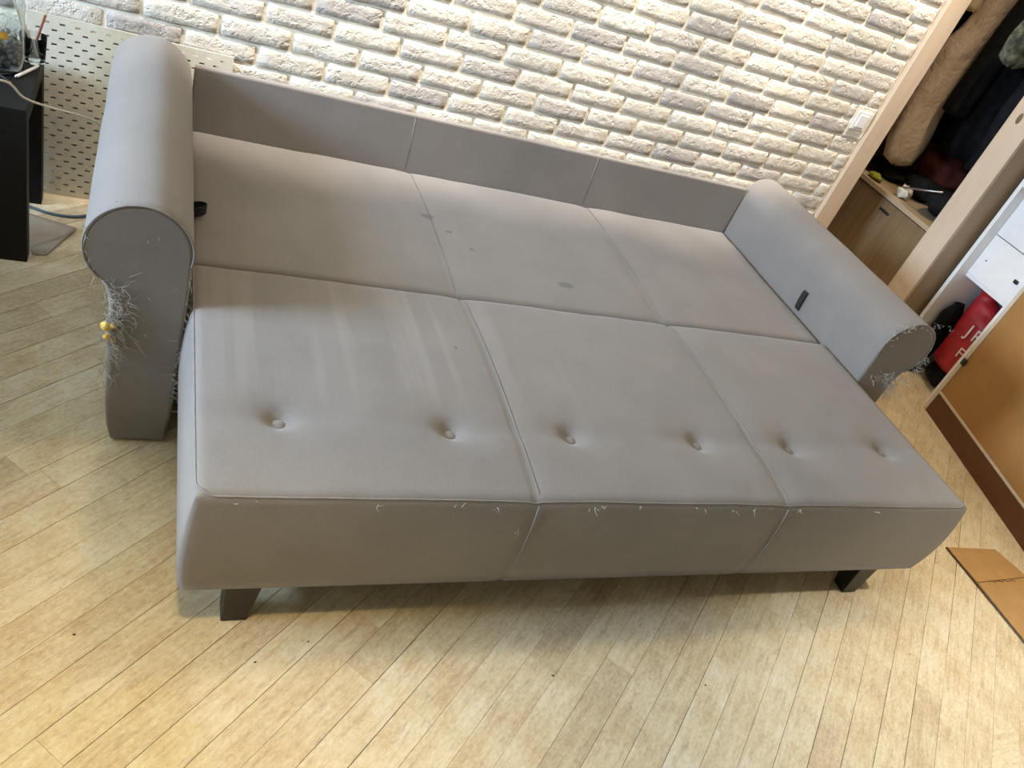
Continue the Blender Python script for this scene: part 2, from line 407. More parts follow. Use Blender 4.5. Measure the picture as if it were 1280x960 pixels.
# floor strips
ANG = math.radians(41.81); PW = 0.0736
floor = structure(box('floor', XL - 0.12, XR + 0.12, YF - 0.12, 0.95, -0.06, -0.004, M['subfloor']))
ca, sa = math.cos(ANG), math.sin(ANG)
def plank_geo(L, slim=0.0):
    w2, l2, g, c = PW / 2 - 0.00015 - slim, L / 2 - 0.00010, 0.0, 0.0007
    V = [(-l2, -w2, -0.005), (l2, -w2, -0.005), (l2, w2, -0.005), (-l2, w2, -0.005),
         (-l2, -w2, -c), (l2, -w2, -c), (l2, w2, -c), (-l2, w2, -c),
         (-l2 + c, -w2 + c, 0), (l2 - c, -w2 + c, 0), (l2 - c, w2 - c, 0), (-l2 + c, w2 - c, 0)]
    F = [(8, 9, 10, 11)]
    for a, b in ((0, 1), (1, 2), (2, 3), (3, 0)):
        F += [(a, b, b + 4, a + 4), (a + 4, b + 4, b + 8, a + 8)]
    return V, F
PL = {}
for L in (0.60, 0.75, 0.90, 1.10):
    PL[L] = []
    for slim in (0.0, 0.0, 0.0003, 0.0007):
        me = mesh(*plank_geo(L, slim)); me.materials.append(M['parquet']); PL[L].append(me)
JV, JF = [], []; npk = 0
for n in range(-42, 75):
    perp = 1.369 + (n - 18) * PW + PW / 2
    s = -6.6 + rnd.uniform(0, 0.6)
    while s < 4.5:
        L = rnd.choice((0.60, 0.75, 0.90, 0.90, 1.10)); sc_ = s + L / 2; s += L
        x = sc_ * ca + perp * sa; y = sc_ * sa - perp * ca
        if not (XL - 0.4 < x < XR + 0.1 and YF - 0.1 < y < 0.9): continue
        near = -0.85 < x < 3.45 and -2.05 < y < 0.34
        hidden = (0.25 < x < 1.75 and -1.1 < y < -0.25)
        if near and not hidden and npk < 296:
            o = bpy.data.objects.new('plank', PL[L][rnd.randrange(4)]); COL.objects.link(o); o.parent = floor
            o.location = (x, y, rnd.uniform(-0.0004, 0.0002)); o.rotation_euler = (0, 0, ANG); npk += 1
        else:
            V, F = plank_geo(L); b = len(JV)
            JV += [(x + a * ca - c * sa, y + a * sa + c * ca, d) for a, c, d in V]; JF += [tuple(q + b for q in f) for f in F]
o = link('planking', mesh(JV, JF), M['parquet'], floor); o['kind'] = 'stuff'

# ------------------------------------------------------------------ sofa bed
W = 2.0; SEAM = (0.667, 1.345)
sofa = thing('sofa_bed', 'unfolded grey fabric sofa bed with rolled arms, worn and scratched, by the brick wall', 'sofa', (1.0, -0.7, 0))
def cushion(x0, x1, y0, y1, zb, zt, name, mat, buttons=(), crown=0.012, edge=0.03, bulge=0.012, nx=150, ny=70, corner=0.04, groove=0.004, sag=0.0):
    V, F = [], []; cx, cy = (x0 + x1) / 2, (y0 + y1) / 2; hx, hy = (x1 - x0) / 2, (y1 - y0) / 2
    def plan(x, y):       # square corners pulled to a rounded plan
        ax, ay = abs(x) - (hx - corner), abs(y) - (hy - corner)
        if ax > 0 and ay > 0:
            u, v = ax / corner, ay / corner
            u, v = u * math.sqrt(1 - v * v / 2), v * math.sqrt(1 - u * u / 2)
            return math.copysign(hx - corner + u * corner, x), math.copysign(hy - corner + v * corner, y)
        return x, y
    def line(h, n):
        a = [-h, -h + 0.002, -h + 0.006, -h + 0.012, -h + 0.02, -h + 0.03]
        m = [-h + 0.04 + (2 * h - 0.08) * i / n for i in range(n + 1)]
        return a + m + [-q for q in a[::-1]]
    xs, ys = line(hx, nx), line(hy, ny)
    def top(x, y):
        d = max(0.0, min(hx - abs(x), hy - abs(y)))
        z = zt
        if d < edge: z -= edge - math.sqrt(max(0, edge * edge - (edge - d) ** 2))
        u, v = x / hx, y / hy
        z += crown * (1 - abs(u) ** 6) * (1 - v ** 4)
        X, Y = x + cx, y + cy
        for s in SEAM:
            q = abs(X - s - 0.012 * math.sin((Y - y0) * 3))
            z -= groove * math.exp(-(q / 0.006) ** 2) + 0.003 * math.exp(-(q / 0.04) ** 2)
        for bx, by in buttons:
            r = math.hypot(X - bx, (Y - by))
            z -= 0.018 * math.exp(-(r / 0.026) ** 2) + 0.010 * math.exp(-(r / 0.075) ** 2)
            z -= 0.004 * math.exp(-((Y - by) / 0.03) ** 2) * math.exp(-((X - bx) / 0.16) ** 2)
        z += 0.0025 * noise.noise(Vector((X * 5, Y * 3, zt))) + 0.0012 * noise.noise(Vector((X * 14, Y * 9, 3)))
        return z
    for y in ys:
        for x in xs:
            px, py = plan(x, y); V.append((px + cx, py + cy, top(px, py) if True else 0))
    NX, NY = len(xs), len(ys); idx = lambda i, j: j * NX + i
    for j in range(NY - 1):
        for i in range(NX - 1): F.append((idx(i, j), idx(i + 1, j), idx(i + 1, j + 1), idx(i, j + 1)))
    rim = [idx(i, 0) for i in range(NX)] + [idx(NX - 1, j) for j in range(1, NY)] + [idx(i, NY - 1) for i in range(NX - 2, -1, -1)] + [idx(0, j) for j in range(NY - 2, 0, -1)]
    prev = rim; zt2 = zt - edge
    for k in range(1, 9):
        s = k / 8; cur = []
        for r in rim:
            x, y, z = V[r]; nxv, nyv = (x - cx) / hx, (y - cy) / hy
            b = bulge * math.sin(math.pi * s) ** 0.8
            dx = b * (math.copysign(1, nxv) if abs(nxv) > 0.985 else 0); dy = b * (math.copysign(1, nyv) if abs(nyv) > 0.97 else 0)
            ind = 0.0
            if abs(nyv) > 0.97:
                for q in SEAM: ind = max(ind, 0.004 * math.exp(-((x - q) / 0.007) ** 2))
            cur.append(len(V)); V.append((x + dx, y + dy + (ind if nyv < 0 else -ind), z + (zb - z) * s))
        for a in range(len(rim)):
            a2 = (a + 1) % len(rim); F.append((prev[a2], prev[a], cur[a], cur[a2]))
        prev = cur
    F.append(tuple(prev))
    o = link(name, mesh(V, F), mat, sofa, True)
    return o, top, (cx, cy, hx, hy)
BT = [(0.164, -1.23), (0.524, -1.241), (0.825, -1.237), (1.188, -1.238), (1.495, -1.235), (1.852, -1.224)]
front, ftop, fc = cushion(0.0, 2.0, -1.445, -0.708, 0.150, 0.412, 'pull_out_seat', M['fabric_front'], BT, crown=0.010, edge=0.022, bulge=0.010, nx=230, ny=90, corner=0.016)
rear, rtop, rc = cushion(0.003, 1.997, -0.700, 0.020, 0.150, 0.404, 'rear_seat', M['fabric_rear'], (), crown=0.008, edge=0.018, bulge=0.0, nx=150, ny=60, corner=0.012, groove=0.003)
for bx, by in BT:
    z = ftop(bx - fc[0], by - fc[1])
    lathe('button', [(0.0001, z + 0.0075), (0.007, z + 0.0072), (0.0125, z + 0.0052), (0.0155, z + 0.0016), (0.0148, z - 0.005)], bx, by, M['fabric'], front, 20)
def seam_line(pts, parent, top, c, r=0.0014):
    V, F = tube_data([(x, y, top(x - c[0], y - c[1]) + 0.0012) for x, y in pts], r, 6)
    link('seam', mesh(V, F), M['fabric'], parent, True)
for s in SEAM:
    seam_line([(s + 0.012 * math.sin((y + 1.445) * 3) + 0.006, y) for y in [-1.44 + i * 0.0205 for i in range(36)]], front, ftop, fc)
    seam_line([(s + 0.012 * math.sin((y + 0.70) * 3) + 0.006, y) for y in [-0.695 + i * 0.0205 for i in range(35)]], rear, rtop, rc, 0.0009)
    tube('seam', [(s + 0.004, -1.4465, 0.398), (s + 0.007, -1.4530, 0.34), (s + 0.010, -1.4560, 0.27), (s + 0.013, -1.4500, 0.20), (s + 0.016, -1.4440, 0.15)], 0.0014, M['seam'], front)
    tube('seam', [(s, 0.0205, 0.41), (s - 0.012, 0.0205, 0.585)], 0.0010, M['fabric'], None).name = 'tmp'
pip = []
for i in range(0, 61):
    pip.append((0.004 + 0.03 * 0, -0.72 - 0.69 * i / 60))
pip = [(0.006, -0.72 - 0.685 * i / 40) for i in range(41)] + [(0.006 + 0.034 * (1 - math.cos(a)), -1.405 - 0.034 * math.sin(a)) for a in [math.pi / 2 * k / 8 for k in range(1, 9)]] + [(0.04 + 1.92 * i / 120, -1.4390) for i in range(1, 121)] + [(1.96 + 0.034 * math.sin(a), -1.405 - 0.034 * math.cos(a)) for a in [math.pi / 2 * k / 8 for k in range(1, 9)]] + [(1.994, -1.405 + 0.685 * i / 40) for i in range(1, 41)]
V, F = tube_data([(x, y, ftop(x - fc[0], y - fc[1]) + 0.0006) for x, y in pip], 0.0020, 6)
link('piping', mesh(V, F), M['seam'], front, True)
# back panel
bm = bmesh.new(); add_box(bm, -0.004, 2.004, 0.021, 0.044, 0.10, 0.593, 0.006)
back = link('back_panel', bmesh_to(bm), M['fabric'], sofa)
for o in [o for o in COL.objects if o.name.startswith('tmp')]:
    o.name = 'seam'; o.parent = back
box('base_frame', 0.03, 1.97, -0.66, 0.0, 0.012, 0.148, M['dark_wood'], sofa, 0.004)
# arms
def arm_profile():
    P = [(-0.022, 0.008), (-0.014, 0.10), (-0.011, 0.22), (-0.008, 0.34), (-0.0065, 0.44), (-0.0068, 0.50)]
    cx, cz, r = -0.111, 0.540, 0.104
    for k in range(0, 31):
        a = math.radians(k * 232 / 30); P.append((cx + r * math.cos(a), cz + r * math.sin(a)))
    P += [(-0.164, 0.430), (-0.160, 0.395), (-0.159, 0.34), (-0.158, 0.22), (-0.156, 0.11), (-0.150, 0.05), (-0.140, 0.008)]
    return P
PROF = arm_profile()
def make_arm(mirror):
    V, F = [], []; n = len(PROF)
    mx = lambda x: (W - x) if mirror else x
    c = (-0.09, 0.40)
    ring = []
    ys = [(-0.9, 0.008), (-0.8975, 0.003), (-0.893, 0.0)] + [(-0.893 + 0.02 + 0.9 * i / 22, 0.0) for i in range(23)] + [(0.045, 0.001), (0.058, 0.006), (0.066, 0.015), (0.070, 0.028)]
    # inward normals of the profile
    nrm = []
    for i in range(n):
        a, b = Vector(PROF[i - 1]), Vector(PROF[(i + 1) % n]); d = (b - a).normalized(); nrm.append(Vector((-d.y, d.x)))
    for (y, ins) in ys:
        cur = []
        for i, (x, z) in enumerate(PROF):
            q = Vector((x, z)) + nrm[i] * ins
            wob = 0.0018 * noise.noise(Vector((x * 9, y * 6, z * 9 + (40 if mirror else 0))))
            if z < 0.03: wob = 0
            q = q + nrm[i] * wob
            cur.append(len(V)); V.append((mx(q.x), y, max(q.y, 0.006)))
        ring.append(cur)
    for a, b in zip(ring, ring[1:]):
        for i in range(n):
            i2 = (i + 1) % n; f = (a[i], a[i2], b[i2], b[i]); F.append(f if mirror else f[::-1])
    f0 = tuple(ring[0]); f1 = tuple(ring[-1])
    F.append(f0 if not mirror else f0[::-1]); F.append(f1[::-1] if not mirror else f1)
    bm = bmesh.new(); vs = [bm.verts.new(v) for v in V]
    for f in F: bm.faces.new([vs[i] for i in f])
    o = link('armrest', bmesh_to(bm), M['fabric'], sofa, True)
    for p in o.data.polygons:
        if len(p.vertices) > 6: p.use_smooth = False
    seamp = [(mx(-0.111 + 0.1035 * math.cos(math.radians(a))), -0.899, 0.540 + 0.1035 * math.sin(math.radians(a))) for a in range(-14, 233, 6)]
    tube('piping', seamp, 0.0021, M['fabric'] if mirror else M['seam'], o)
    return o
arm_l = make_arm(False); arm_r = make_arm(True)
# legs of the pull-out part: tapered wedges
def wedge(x0, x1, xb0, xb1):
    y0, y1 = -1.415, -1.345
    V = [(xb0, y0, 0), (xb1, y0, 0), (xb1, y0 + 0.045, 0), (xb0, y0 + 0.045, 0), (x0, y0 - 0.005, 0.155), (x1, y0 - 0.005, 0.155), (x1, y1, 0.155), (x0, y1, 0.155)]
    bm = bmesh.new(); vs = [bm.verts.new(v) for v in V]
    for f in ((0, 3, 2, 1), (4, 5, 6, 7), (0, 1, 5, 4), (1, 2, 6, 5), (2, 3, 7, 6), (3, 0, 4, 7)): bm.faces.new([vs[i] for i in f])
    bmesh.ops.bevel(bm, geom=list(bm.edges), offset=0.002, segments=1, affect='EDGES')
    return bmesh_to(bm)
link('leg', wedge(0.093, 0.168, 0.096, 0.148), M['dark_wood'], sofa)
link('leg', wedge(1.832, 1.907, 1.852, 1.904), M['dark_wood'], sofa)
# pull straps
bm = bmesh.new()
sp = spline([(-0.008, -0.470, 0.418), (0.022, -0.474, 0.428), (0.036, -0.486, 0.430), (0.022, -0.500, 0.426), (-0.008, -0.504, 0.418)], 6)
def ribbon(pts, up, wdt, th):
    V, F = [], []
    n = len(pts)
    for i, p in enumerate(pts):
        p = Vector(p); d = (Vector(pts[min(i + 1, n - 1)]) - Vector(pts[max(i - 1, 0)])).normalized()
        u = Vector(up); s = d.cross(u).normalized() * th / 2; u = u * wdt / 2
        for q in (p - u - s, p + u - s, p + u + s, p - u + s): V.append(q)
    for i in range(n - 1):
        for k in range(4):
            k2 = (k + 1) % 4; F.append((4 * i + k, 4 * i + k2, 4 * i + 4 + k2, 4 * i + 4 + k))
    F += [(0, 1, 2, 3), tuple(4 * (n - 1) + k for k in (3, 2, 1, 0))]
    return V, F
o = link('pull_strap', mesh(*ribbon(sp, (0, 0, 1), 0.026, 0.003)), M['webbing'], sofa); o['label'] = 'small black webbing loop'
sp = [(2.005, -0.520, 0.415), (1.999, -0.521, 0.425), (1.997, -0.519, 0.455), (1.998, -0.517, 0.480), (2.004, -0.517, 0.487)]
o = link('pull_strap', mesh(*ribbon(sp, (0, 1, 0), 0.022, 0.003)), M['webbing'], sofa); o['label'] = 'flat black webbing tab'
# frayed threads and torn foam
def fray(parent, spots, mat, seed, name='frayed_threads'):
    rn = random.Random(seed); V, F = [], []
    for (p, dirn, cnt, spread, ln, r) in spots:
        for _ in range(cnt):
            q = Vector(p) + Vector([rn.gauss(0, s) for s in spread])
            d = (Vector(dirn) + Vector([rn.gauss(0, 0.55) for _ in range(3)])).normalized()
            L = ln * rn.uniform(0.5, 1.4); pts = [q]
            for k in range(5):
                d = (d + Vector([rn.gauss(0, 0.32) for _ in range(3)]) + Vector((0, 0, -0.05))).normalized(); pts.append(pts[-1] + d * L / 5)
            tube_data(pts, r, 4, V, F, True)
    o = link(name, mesh(V, F), mat, parent); o['kind'] = 'stuff'; return o
fray(arm_l, [((-0.150, -0.904, 0.385), (0.3, -0.6, 0.3), 140, (0.013, 0.003, 0.035), 0.030, 0.0007),
             ((-0.150, -0.903, 0.335), (0.1, -0.6, -0.2), 150, (0.013, 0.004, 0.03), 0.030, 0.0007),
             ((-0.155, -0.900, 0.25), (-0.1, -0.6, -0.4), 40, (0.012, 0.004, 0.03), 0.035, 0.0007),
             ((-0.206, -0.90, 0.53), (-0.8, -0.4, 0.0), 14, (0.006, 0.004, 0.03), 0.024, 0.0008),
             ((-0.175, -0.90, 0.465), (-0.6, -0.5, -0.3), 14, (0.014, 0.004, 0.012), 0.022, 0.0008),
             ((-0.115, -0.902, 0.644), (0.2, -0.5, 0.5), 6, (0.05, 0.002, 0.004), 0.012, 0.0007),
             ((-0.016, -0.90, 0.22), (0.5, -0.5, -0.1), 70, (0.004, 0.004, 0.05), 0.032, 0.0007),
             ((-0.008, -0.90, 0.42), (0.4, -0.6, 0.0), 14, (0.003, 0.003, 0.04), 0.016, 0.0007),
             ((-0.10, -0.902, 0.45), (0.2, -0.8, -0.3), 16, (0.05, 0.002, 0.09), 0.012, 0.0006)], M['thread'], 3)
fray(arm_r, [((2.12, -0.903, 0.435), (-0.1, -0.6, -0.4), 60, (0.04, 0.003, 0.014), 0.026, 0.0009),
             ((2.165, -0.902, 0.40), (0.1, -0.5, -0.6), 60, (0.012, 0.004, 0.02), 0.030, 0.0009),
             ((2.205, -0.90, 0.50), (0.7, -0.4, -0.2), 46, (0.006, 0.004, 0.035), 0.022, 0.0010),
             ((2.02, -0.902, 0.58), (-0.4, -0.6, 0.2), 20, (0.012, 0.003, 0.03), 0.014, 0.0008),
             ((2.05, -0.902, 0.625), (-0.3, -0.6, 0.4), 20, (0.02, 0.003, 0.006), 0.014, 0.0008),
             ((2.14, -0.90, 0.642), (0.2, -0.3, 0.6), 40, (0.04, 0.02, 0.003), 0.010, 0.0006)], M['pale_thread'], 4)
fray(front, [((x, -1.447, 0.397), (0.1, -0.8, 0.1), 2, (0.012, 0.001, 0.004), 0.016, 0.0009) for x in (0.09, 0.33, 0.50, 0.575, 0.80, 0.92, 1.08, 1.17, 1.24, 1.37, 1.64)]
     + [((0.815, -1.447, 0.40), (0.0, -0.7, 0.4), 5, (0.012, 0.001, 0.004), 0.020, 0.0009), ((0.66, -1.452, 0.33), (0, -0.8, -0.3), 4, (0.015, 0.001, 0.02), 0.02, 0.0008)], M['pale_thread'], 5, 'loose_threads')
def blob(center, r, seed, sub=2, amp=0.35, squash=(1, 1, 1)):
    bm = bmesh.new(); bmesh.ops.create_icosphere(bm, subdivisions=sub, radius=1.0)
    o = Vector((seed * 3.1, seed * 1.7, 0))
    for v in bm.verts:
        k = 1 + amp * noise.noise(v.co * 1.6 + o) + amp * 0.5 * noise.noise(v.co * 4 + o)
        v.co = Vector((v.co.x * r * squash[0] * k, v.co.y * r * squash[1] * k, v.co.z * r * squash[2] * k)) + Vector(center)
    return bm
for i, (c, r) in enumerate((((-0.163, -0.906, 0.348), 0.011), ((-0.150, -0.908, 0.352), 0.007), ((-0.160, -0.906, 0.322), 0.008), ((-0.150, -0.905, 0.312), 0.007))):
    o = link('torn_foam', bmesh_to(blob(c, r, i + 1)), M['foam'], arm_l, True); o['label'] = 'yellow foam poking out of a tear'

# ------------------------------------------------------------------ left corner
tb = thing('side_table', 'black square-legged low table at the left edge, by the pegboard', 'table', (-0.67, 0.0, 0))
TX0, TX1, TY0, TY1 = -0.945, -0.395, -0.185, 0.195
box('tabletop', TX0, TX1, TY0, TY1, 0.41, 0.46, M['black'], tb, 0.002)
for lx in (TX0, TX1 - 0.09):
    for ly in (TY0, TY1 - 0.05): box('leg', lx, lx + 0.09, ly, ly + 0.05, 0, 0.41, M['black'], tb, 0.0015)
sb = thing('shade_sideboard', 'long low dark cabinet added out of view to shade the left floor', 'shade_sideboard', (-1.25, -1.35, 0))  # added, out of view: keeps window light off the floor at left
box('carcass', -1.62, -0.90, -2.45, -0.35, 0.06, 0.60, M['black'], sb, 0.002)
box('top_board', -1.63, -0.885, -2.46, -0.34, 0.60, 0.625, M['black'], sb, 0.002)
box('plinth', -1.60, -0.93, -2.43, -0.37, 0.0, 0.06, M['dark_wood'], sb)
for k in range(3):
    y0 = -2.44 + k * 0.70
    dr = box('door', -0.899, -0.882, y0 + 0.003, y0 + 0.697, 0.065, 0.595, M['black'], sb, 0.002)
    box('handle', -0.881, -0.868, y0 + 0.60, y0 + 0.615, 0.36, 0.50, M['steel'], dr, 0.002)
# pegboard with real slots
px0, px1, pz1, PYF = -0.446, 0.115, 0.561, 0.237
xs = [px0]; zs = [0.0]
for i in range(28): c = px0 + 0.0105 + 0.02 * i; xs += [c - 0.0072 + 0.0002, c + 0.0072]
xs.append(px1)
for j in range(27): c = 0.020 + 0.02 * j; zs += [c - 0.0030, c + 0.0030]
zs.append(pz1)
V = [(x, 0.221 + 0.025 * z / pz1, z) for z in zs for x in xs]; F = []; NX = len(xs)
for j in range(len(zs) - 1):
    for i in range(NX - 1):
        if j % 2 == 1 and i % 2 == 1 and ((i // 2) + (j // 2)) % 2 == 0 and 1 < i < NX - 3: continue
        F.append((j * NX + i, j * NX + i + 1, (j + 1) * NX + i + 1, (j + 1) * NX + i))
peg = link('pegboard', mesh(V, F), M['peg'])
md = peg.modifiers.new('thickness', 'SOLIDIFY'); md.thickness = 0.005; md.offset = -1
tag(recenter(peg), 'off-white slotted pegboard standing on the floor against the brick wall', 'pegboard')
# glass jar with pebbles, tumbler, pencils
jx, jy, jz = -0.480, 0.050, 0.4605
jar = thing('glass_jar', 'clear glass jar filled with grey pebbles on the black table', 'jar', (jx, jy, jz))
lathe('vessel', [(0.0005, jz + 0.001), (0.044, jz), (0.052, jz + 0.006), (0.055, jz + 0.05), (0.055, jz + 0.25), (0.050, jz + 0.268), (0.047, jz + 0.268), (0.052, jz + 0.248), (0.052, jz + 0.05), (0.049, jz + 0.010), (0.042, jz + 0.005), (0.0005, jz + 0.005)], jx, jy, M['glass'], jar, 32)
V, F = [], []
for a in range(9):
    th = math.radians(262 + a * 4); V += [(jx + 0.0558 * math.cos(th), jy + 0.0558 * math.sin(th), jz + 0.100), (jx + 0.0558 * math.cos(th), jy + 0.0558 * math.sin(th), jz + 0.118)]
for a in range(8): F.append((2 * a, 2 * a + 2, 2 * a + 3, 2 * a + 1))
o = link('sticker', mesh(V, F), M['amber'], jar); o['label'] = 'small amber label on the glass'
bm = bmesh.new(); rn = random.Random(11)
for k in range(190):
    a = rn.uniform(0, 6.283); r = 0.041 * math.sqrt(rn.random()); z = jz + 0.014 + 0.075 * rn.random()
    b = blob((jx + r * math.cos(a), jy + r * math.sin(a), z), rn.uniform(0.006, 0.009), k, 1, 0.3)
    me = bpy.data.meshes.new('t'); b.to_mesh(me); b.free(); bm.from_mesh(me); bpy.data.meshes.remove(me)
o = link('pebbles', bmesh_to(bm), M['pebble'], None, True); o['kind'] = 'stuff'; tag(recenter(o), 'rough grey pebbles heaped inside the glass jar', 'pebbles')
gx, gy = -0.413, 0.135
gl = thing('glass_tumbler', 'small clear glass tumbler beside the pebble jar', 'glass', (gx, gy, jz))
lathe('vessel', [(0.0005, jz), (0.024, jz), (0.027, jz + 0.005), (0.031, jz + 0.075), (0.0302, jz + 0.075), (0.0262, jz + 0.006), (0.0005, jz + 0.003)], gx, gy, M['thin_glass'], gl, 28)
lathe('base_ring', [(0.0005, jz + 0.0062), (0.022, jz + 0.0066), (0.024, jz + 0.010), (0.0215, jz + 0.013), (0.0005, jz + 0.012)], gx, gy, M['thin_glass'], gl, 28)
def pencil(label, a, b, r, m1, m2):
    a, b = Vector(a), Vector(b)
    t_ = thing('pencil', label, 'pencil', a, 'pencils in the glass tumbler')
    tube('shaft', [a, a.lerp(b, 0.88)], r, m1, t_, 6)
    V, F = tube_data([a.lerp(b, 0.88), a.lerp(b, 0.95), b], r, 6, taper=True); link('tip', mesh(V, F), m2, t_)
pencil('pale wooden pencil leaning in the glass tumbler', (gx + 0.010, gy - 0.004, jz + 0.009), (gx - 0.052, gy - 0.02, jz + 0.19), 0.0038, M['pencil'], M['pencil_red'])
pencil('dull red pencil leaning in the glass tumbler', (gx - 0.010, gy + 0.004, jz + 0.009), (gx + 0.030, gy + 0.012, jz + 0.15), 0.0035, M['pencil_red'], M['pencil'])
sty = thing('stylus', 'white plastic stylus lying on the black table', 'pen', (-0.41, 0.05, 0.4605))
a, b = Vector((-0.398, 0.103, 0.4650)), Vector((-0.440, 0.000, 0.4650))
tube('barrel', [a.lerp(b, 0.12), b], 0.0044, M['white_plastic'], sty, 12)
V, F = tube_data([a.lerp(b, 0.12), a.lerp(b, 0.06), a], 0.0044, 12, taper=True); link('tip', mesh(V, F), M['white_plastic'], sty, True)
tube('cap', [b, b + (b - a) * 0.03], 0.0039, M['steel'], sty, 12)
pen = thing('pen', 'thin dark pen lying at the table edge beside the stylus', 'pen', (-0.47, 0.0, 0.4605))
a, b = Vector((-0.500, 0.020, 0.4640)), Vector((-0.4455, -0.045, 0.4640))
tube('barrel', [a, a.lerp(b, 0.92)], 0.0032, M['webbing'], pen, 8); tube('tip', [a.lerp(b, 0.92), b], 0.0026, M['tan'], pen, 8)
cp = spline([(-0.75, -0.30, 0.463), (-0.58, -0.235, 0.505), (-0.449, -0.19, 0.530), (-0.404, -0.15, 0.478), (-0.355, -0.10, 0.443), (-0.250, 0.02, 0.370), (-0.225, 0.085, 0.28), (-0.235, 0.12, 0.05), (-0.20, 0.15, 0.004)], 8)
o = tube('cord', cp, 0.0030, M['cord']); tag(recenter(o), 'ivory cable hanging from the black table to behind the sofa arm', 'cable')
cp = spline([(-0.80, 0.10, 0.005), (-0.60, 0.135, 0.005), (-0.443, 0.120, 0.005), (-0.371, 0.094, 0.005), (-0.305, 0.092, 0.005), (-0.25, 0.12, 0.005), (-0.2, 0.17, 0.005)], 8)
o = tube('floor_cable', cp, 0.0045, M['blue_cable']); tag(recenter(o), 'blue-grey cable lying on the floor under the pegboard', 'cable')
# paper sheet, gently creased
V, F = [], []; A, B, C_, D = Vector((-0.49, 0.10, 0)), Vector((-0.286, 0.024, 0)), Vector((-0.350, -0.140, 0)), Vector((-0.384, -0.145, 0))
N = 12
for j in range(N + 1):
    for i in range(N + 1):
        p = A.lerp(B, i / N).lerp(D.lerp(C_, i / N), j / N); p.z = 0.0025 + 0.004 * max(0, noise.noise(Vector((p.x * 9, p.y * 22, 2)))) + (0.004 if j == 0 else 0)
        V.append(p)
for j in range(N):
    for i in range(N): F.append((j * (N + 1) + i, (j + 1) * (N + 1) + i, (j + 1) * (N + 1) + i + 1, j * (N + 1) + i + 1))
o = link('paper_sheet', mesh(V, F), M['paper'], None, True); md = o.modifiers.new('thickness', 'SOLIDIFY'); md.thickness = 0.0012; md.offset = 1
tag(recenter(o), 'creased brown-grey paper sheet on the floor by the black table', 'paper')

# ------------------------------------------------------------------ light switch
sw = thing('light_switch', 'white wall switch set in the bricks near the wardrobe', 'switch', (2.557, 0.262, 0.855))
bm = bmesh.new(); add_box(bm, 2.511, 2.610, 0.2535, 0.272, 0.822, 0.953, 0.002)
link('backing_plate', bmesh_to(bm), M['mortar'], sw)
bm = bmesh.new(); add_box(bm, 2.518, 2.596, 0.246, 0.2535, 0.857, 0.935, 0.003); link('frame', bmesh_to(bm), M['white_plastic'], sw)
bm = bmesh.new(); add_box(bm, 2.534, 2.580, 0.241, 0.247, 0.870, 0.922, 0.002); link('rocker', bmesh_to(bm), M['white'], sw)

# ------------------------------------------------------------------ wardrobe on the right
WX0, WX1, WY0, WY1 = 3.0, 3.60, -0.125, 0.80
wd = thing('wardrobe', 'open wardrobe with pale wood frame and brown oak drawer front, full of clothes', 'wardrobe', (3.3, 0.3, 0))
o = box('front_stile', WX0 - 0.018, WX0, WY0, WY0 + 0.118, 0, 2.4, M['beige_wood'], wd, 0.002); o['label'] = 'pale beige upright board'
lathe_bm = bmesh.new()
bmesh.ops.create_uvsphere(lathe_bm, u_segments=14, v_segments=8, radius=1.0)
pz, py = 1.142, -0.055
for v in lathe_bm.verts: v.co = Vector((WX0 - 0.0185 + v.co.x * 0.0025, py + v.co.y * 0.011, pz + v.co.z * 0.022))
link('knot_plug', bmesh_to(lathe_bm), M['oak'], o, True)
box('side_panel', WX0, WX1, WY0, WY0 + 0.018, 0, 2.4, M['tan_wood'], wd)
box('side_panel', WX0, WX1, WY1 - 0.018, WY1, 0, 2.4, M['tan_wood'], wd)
box('back_panel', WX1 - 0.012, WX1, WY0 + 0.018, WY1 - 0.018, 0, 2.4, M['tan_wood'], wd)
box('top_panel', WX0, WX1, WY0, WY1, 2.4, 2.42, M['beige_wood'], wd)
box('shelf_board', WX0, WX1 - 0.012, WY0 + 0.018, WY1 - 0.018, 0.59, 0.612, M['oak_edge'], wd, 0.001)
df = box('drawer_front', WX0 + 0.004, WX0 + 0.022, WY0 + 0.02, WY1 - 0.02, 0.02, 0.585, M['oak'], wd, 0.001)
bm = bmesh.new(); add_box(bm, WX0 - 0.006, WX0 + 0.005, 0.235, 0.300, 0.535, 0.547, 0.003); link('handle', bmesh_to(bm), M['dark_wood'], df)
tube('hanging_rail', [(3.32, WY0 + 0.018, 1.95), (3.32, WY1 - 0.018, 1.95)], 0.012, M['steel'], wd, 12)

